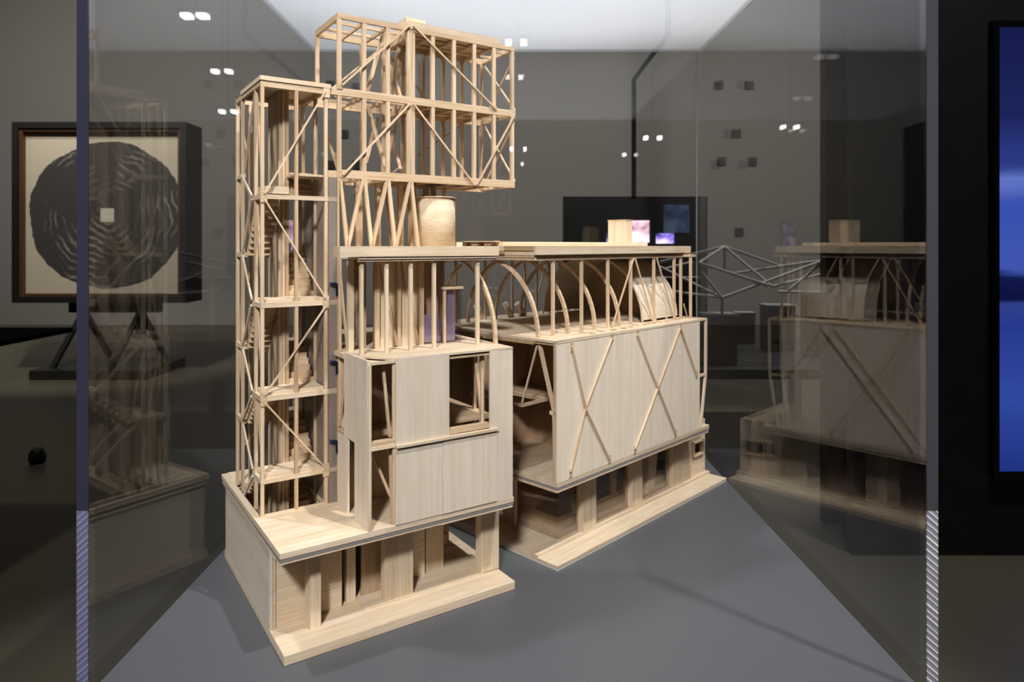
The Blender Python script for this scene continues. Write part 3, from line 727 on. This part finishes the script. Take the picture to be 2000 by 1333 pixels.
# black table, floor stop
TBLACK = plain('black_laminate', (.006, .006, .006), .9, spec=.03)
TBL = empty('black_table', (-2.85, 2.75, FZ), label='black table at the left edge beside the framed print', category='table')
box(TBL, 'table_top', (-.75, .75), (-.55, .55), (.882, .904), TBLACK, unit=1)
for x in (-.7, .35):
    for y in (-.4, .0): box(TBL, 'leg', (x - .03, x + .03), (y - .03, y + .03), (0, .882), TBLACK, unit=1)
FS = lathe(None, 'floor_stop', (-2.81, 4.08, FZ), [(.036, 0), (.046, .02), (.046, .055), (.034, .075), (.030, .085)], plain('black_rubber', (.006, .006, .006), .5), 24, unit=1, label='small black rubber stop standing on the gallery floor', category='floor stop')
# black partition panels and the screen
P1 = box(None, 'partition_panel', (1.45, 4.2), (2.86, 2.92), (FZ, 3.4), BLACK, unit=1, label='nearer black partition panel carrying the blue video screen', category='partition', group='black partition panels')
P2 = box(None, 'partition_panel', (1.484, 4.2), (3.18, 3.24), (FZ, 3.4), BLACK, unit=1, label='farther black partition panel just behind the screen panel', category='partition', group='black partition panels')
def screen_mat():
    m, nt, out = newmat('video_image'); L = nt.links
    e = N(nt, 'ShaderNodeEmission'); L.new(e.outputs[0], out.inputs[0])
    tc = N(nt, 'ShaderNodeTexCoord'); sp = N(nt, 'ShaderNodeSeparateXYZ'); L.new(tc.outputs['Object'], sp.inputs[0])
    mp = N(nt, 'ShaderNodeMapping'); mp.inputs['Scale'].default_value = (.8, 1, 5); L.new(tc.outputs['Object'], mp.inputs[0])
    nz = N(nt, 'ShaderNodeTexNoise'); nz.inputs['Scale'].default_value = 1.3; nz.inputs['Detail'].default_value = 4; L.new(mp.outputs[0], nz.inputs['Vector'])
    z = N(nt, 'ShaderNodeMath', operation='MULTIPLY_ADD'); L.new(nz.outputs[0], z.inputs[0]); z.inputs[1].default_value = .22; L.new(sp.outputs[2], z.inputs[2])
    cr = N(nt, 'ShaderNodeValToRGB'); L.new(rampf(nt, z.outputs[0], -.85, 1.05), cr.inputs[0])
    els = cr.color_ramp.elements
    stops = [(0, (.012, .028, .20)), (.18, (.03, .065, .34)), (.34, (.02, .04, .26)), (.40, (.03, .05, .25)), (.415, (.004, .006, .05)), (.46, (.006, .01, .07)), (.475, (.05, .09, .42)), (.60, (.04, .08, .42)), (.66, (.12, .18, .55)), (.70, (.025, .04, .22)), (.80, (.012, .018, .10)), (1, (.008, .012, .07))]
    els[0].position, els[0].color = stops[0][0], (*stops[0][1], 1); els[1].position, els[1].color = 1, (*stops[-1][1], 1)
    for p, c in stops[1:-1]:
        x = els.new(p); x.color = (*c, 1)
    L.new(cr.outputs[0], e.inputs[0]); e.inputs[1].default_value = 1.0; return m
SC = empty('video_screen', (2.56, 2.84, .484), label='tall video screen glowing blue on the black partition', category='screen')
box(SC, 'bezel', (-.545, .545), (-.012, .018), (-.95, .95), plain('screen_bezel', (.006, .006, .007), .3), unit=1)
box(SC, 'display', (-.52, .52), (-.015, -.011), (-.92, .92), screen_mat(), unit=1)

# hanging display board with lit pictures, and its conduit
def photo_mat(name, a, b, c, sc, st):
    m, nt, out = newmat(name); L = nt.links
    e = N(nt, 'ShaderNodeEmission'); L.new(e.outputs[0], out.inputs[0]); e.inputs[1].default_value = st
    tc = N(nt, 'ShaderNodeTexCoord'); nz = N(nt, 'ShaderNodeTexNoise'); nz.inputs['Scale'].default_value = sc; nz.inputs['Detail'].default_value = 3
    L.new(tc.outputs['Object'], nz.inputs['Vector'])
    cr = N(nt, 'ShaderNodeValToRGB'); L.new(nz.outputs[0], cr.inputs[0]); el = cr.color_ramp.elements
    el[0].position, el[0].color = .38, (*a, 1); el[1].position, el[1].color = .62, (*c, 1); x = el.new(.5); x.color = (*b, 1)
    L.new(cr.outputs[0], e.inputs[0]); return m
DY = 8.0
p0, p1 = wpt(1100, 384, DY), wpt(1382, 640, DY)
DB = empty('display_board', ((p0.x + p1.x) / 2, DY, p1.z), label='black hanging display board with small glowing pictures behind the hall model', category='display board')
def db(name, a, b, mat, y=(-.01, 0)):
    q0, q1 = wpt(*a, DY), wpt(*b, DY); c = DB.location
    return box(DB, name, (q0.x - c.x, q1.x - c.x), y, (q1.z - c.z, q0.z - c.z), mat, unit=1)
db('panel', (1100, 384), (1382, 640), BLACK, (0, .05))
PIX = photo_mat('pink_scene', (.12, .03, .10), (.85, .55, .62), (1, .92, .97), 4, 2.0)
PIXB = photo_mat('blue_scene', (.03, .03, .12), (.35, .25, .9), (1, .9, 1), 6, 1.8)
PIXM = photo_mat('violet_scene', (.03, .02, .06), (.22, .14, .34), (.7, .5, .8), 9, .8)
PIXD = photo_mat('dim_scene', (.02, .028, .05), (.035, .05, .085), (.06, .08, .12), 5, 1)
db('picture', (1222, 431), (1268, 474), PIX); db('picture', (1184, 456), (1199, 474), PIXM); db('picture', (1281, 456), (1316, 476), PIXB); db('picture', (1296, 400), (1346, 455), PIXD)
q = wpt(1238, 384, DY); t = wpt(1238, 155, DY)
tube(None, 'ceiling_conduit', [(q.x, DY, q.z), (q.x, DY, t.z), (q.x, 6.3, t.z), (q.x, 6.25, 5.0)], .028, DARKMET, unit=1, label='black conduit rising from the display board and running overhead', category='conduit')
# second lit picture seen through the stair tower
c = wpt(580, 462, 9.0)
MO = empty('small_monitor', (c.x, 9.0, FZ), label='small glowing violet monitor on a thin stand behind the stair tower', category='monitor')
box(MO, 'housing', (-.095, .095), (.005, .05), (c.z - FZ - .2, c.z - FZ + .2), DARKMET, unit=1)
box(MO, 'display', (-.085, .085), (0, .005), (c.z - FZ - .185, c.z - FZ + .185), PIXM, unit=1)
box(MO, 'pole', (-.015, .015), (.02, .05), (.02, c.z - FZ - .2), DARKMET, unit=1); box(MO, 'foot', (-.15, .15), (-.12, .18), (0, .02), DARKMET, unit=1)

# white space-frame roof model on brown piers
MY = 4.6
SF = empty('space_frame_model', wpt(1440, 690, MY), label='white wire space-frame roof model standing on brown piers', category='building model')
def sfp(px, py, dy=0): return wpt(px, py, MY + dy) - SF.location
def st(a, b, da=0, db_=0, r=.0095):
    tube(SF, 'white_bar', [sfp(*a, da), sfp(*b, db_)], r, WHITE, unit=1)
for a, b, da, dbb in (((1290, 512), (1415, 482), .2, 0), ((1415, 482), (1365, 514), 0, -.3), ((1415, 482), (1508, 560), 0, -.3), ((1415, 482), (1530, 522), 0, .25), ((1365, 514), (1500, 558), -.3, -.3), ((1365, 525), (1410, 582), -.3, -.4), ((1290, 522), (1410, 582), .1, -.4), ((1410, 582), (1612, 508), -.4, -.1), ((1530, 522), (1612, 508), .25, -.1), ((1430, 535), (1612, 508), .3, -.1), ((1415, 482), (1415, 528), 0, 0), ((1540, 568), (1612, 508), -.2, -.1), ((1410, 582), (1330, 572), -.4, .1), ((1330, 572), (1290, 565), .1, .2), ((1612, 534), (1508, 560), .1, -.3), ((1353, 512), (1353, 540), .2, .2), ((1353, 512), (1290, 528), .2, .2), ((1612, 508), (1612, 572), -.1, -.1), ((1520, 570), (1612, 572), 0, -.1), ((1410, 582), (1410, 616), -.4, -.4), ((1527, 560), (1527, 598), .1, .1)): st(a, b, da, dbb)
BRK = plain('brown_block', (.085, .035, .022), .8, var=.2, bscale=20); GRT = plain('grey_top', (.36, .36, .35), .7)
def pier(px0, px1, py0, py1, dy):
    a, b = wpt(px0, py0, MY + dy), wpt(px1, py1, MY + dy); c = SF.location; dp = (b.x - a.x) * .8
    y0, y1 = a.y - c.y, a.y - c.y + dp
    pr = box(SF, 'pier', (a.x - c.x, b.x - c.x), (y0, y1), (0, a.z - c.z), BRK, unit=1)
    t_ = box(SF, 'pier_cap', (a.x - c.x - .008, b.x - c.x + .008), (y0 - .008, y1 + .008), (a.z - c.z, a.z - c.z + .012), GRT, unit=1)
for pr in ((1380, 1440, 618, 690, -.4), (1500, 1554, 600, 680, .1), (1330, 1366, 545, 672, .3), (1440, 1475, 614, 676, .45), (1575, 1611, 575, 700, -.1), (1290, 1318, 545, 672, .5)): pier(*pr)
zt = wpt(1440, 690, MY).z
DT = empty('display_table', (wpt(1440, 690, MY).x, MY, FZ), label='dark low display table under the white space-frame model', category='table')
box(DT, 'table_top', (-.85, .75), (-.6, .75), (zt - FZ - .06, zt - FZ - .003), DARKMET, unit=1)
for x in (-.75, .65):
    for y in (-.5, .62): box(DT, 'leg', (x - .035, x + .035), (y - .035, y + .035), (0, zt - FZ - .06), DARKMET, unit=1)
# dark square fittings on the back wall
G1, G2 = 'right-hand cluster on the back wall', 'cluster behind the frame box'
for px, py, lab in ((1404, 166, 'upper left dark square fitting of the ' + G1), (1463, 167, 'upper right dark square fitting of the ' + G1), (1438, 261, 'centre dark square fitting of the ' + G1), (1409, 315, 'lower left dark square fitting of the ' + G1), (1469, 316, 'lower right dark square fitting of the ' + G1), (1443, 453, 'lowest dark square wall fitting, above the white space-frame model'),
        (645, 166, 'upper left dark square fitting of the ' + G2), (695, 170, 'upper right dark square fitting of the ' + G2), (672, 262, 'centre dark square fitting of the ' + G2), (646, 322, 'lower left dark square fitting of the ' + G2), (697, 322, 'lower right dark square fitting of the ' + G2)):
    c = wpt(px, py, 11.19); r = .065
    o = empty('wall_fitting', (c.x, 11.2, c.z), label=lab, category='wall fitting', group='dark square fittings on the back wall')
    box(o, 'housing', (-r, r), (-.05, 0), (-r, r), DARKMET, unit=1); box(o, 'face', (-r * .7, r * .7), (-.056, -.05), (-r * .7, r * .7), BLACK, unit=1)
# ceiling spotlights
LED = emit('lit_lens', (1, .98, .95), 20)
def fixture(loc, label, aim=(0, 0, -1), s=.07):
    o = empty('ceiling_spotlight', loc, label=label, category='spotlight', group='gallery spotlights')
    box(o, 'stem', (-.012, .012), (-.012, .012), (.05, 5.0 - loc[2]), DARKMET, unit=1)
    box(o, 'housing', (-.2, .2), (-.06, .06), (.0, .06), DARKMET, unit=1)
    for sx in (-1, 1): box(o, 'lens', (sx * .1 - s, sx * .1 + s), (-.062, .062), (-.05, -.001), LED, unit=1)
YM = 2 * YF
for px, py, z, ss, lab in ((380, 27, 3.4, .06, 'top left, brightest of all'), (433, 136, 3.1, .04, 'left of the frame box, higher one'), (445, 215, 2.7, .035, 'left of the frame box, lower one'), (1008, 79, 3.2, .04, 'at the top right corner of the frame box'), (1012, 288, 1.95, .02, 'right of the lower frame box storey'), (1275, 266, 2.1, .025, 'right of the overhead conduit'), (1543, 245, 2.3, .02, 'rightmost of all')):
    Yv = (z - EYE) * F / (CY - py); x = (px - CX) / F * Yv
    fixture((x, YM - Yv, z), 'twin ceiling spotlight mirrored in the case, ' + lab, s=ss)
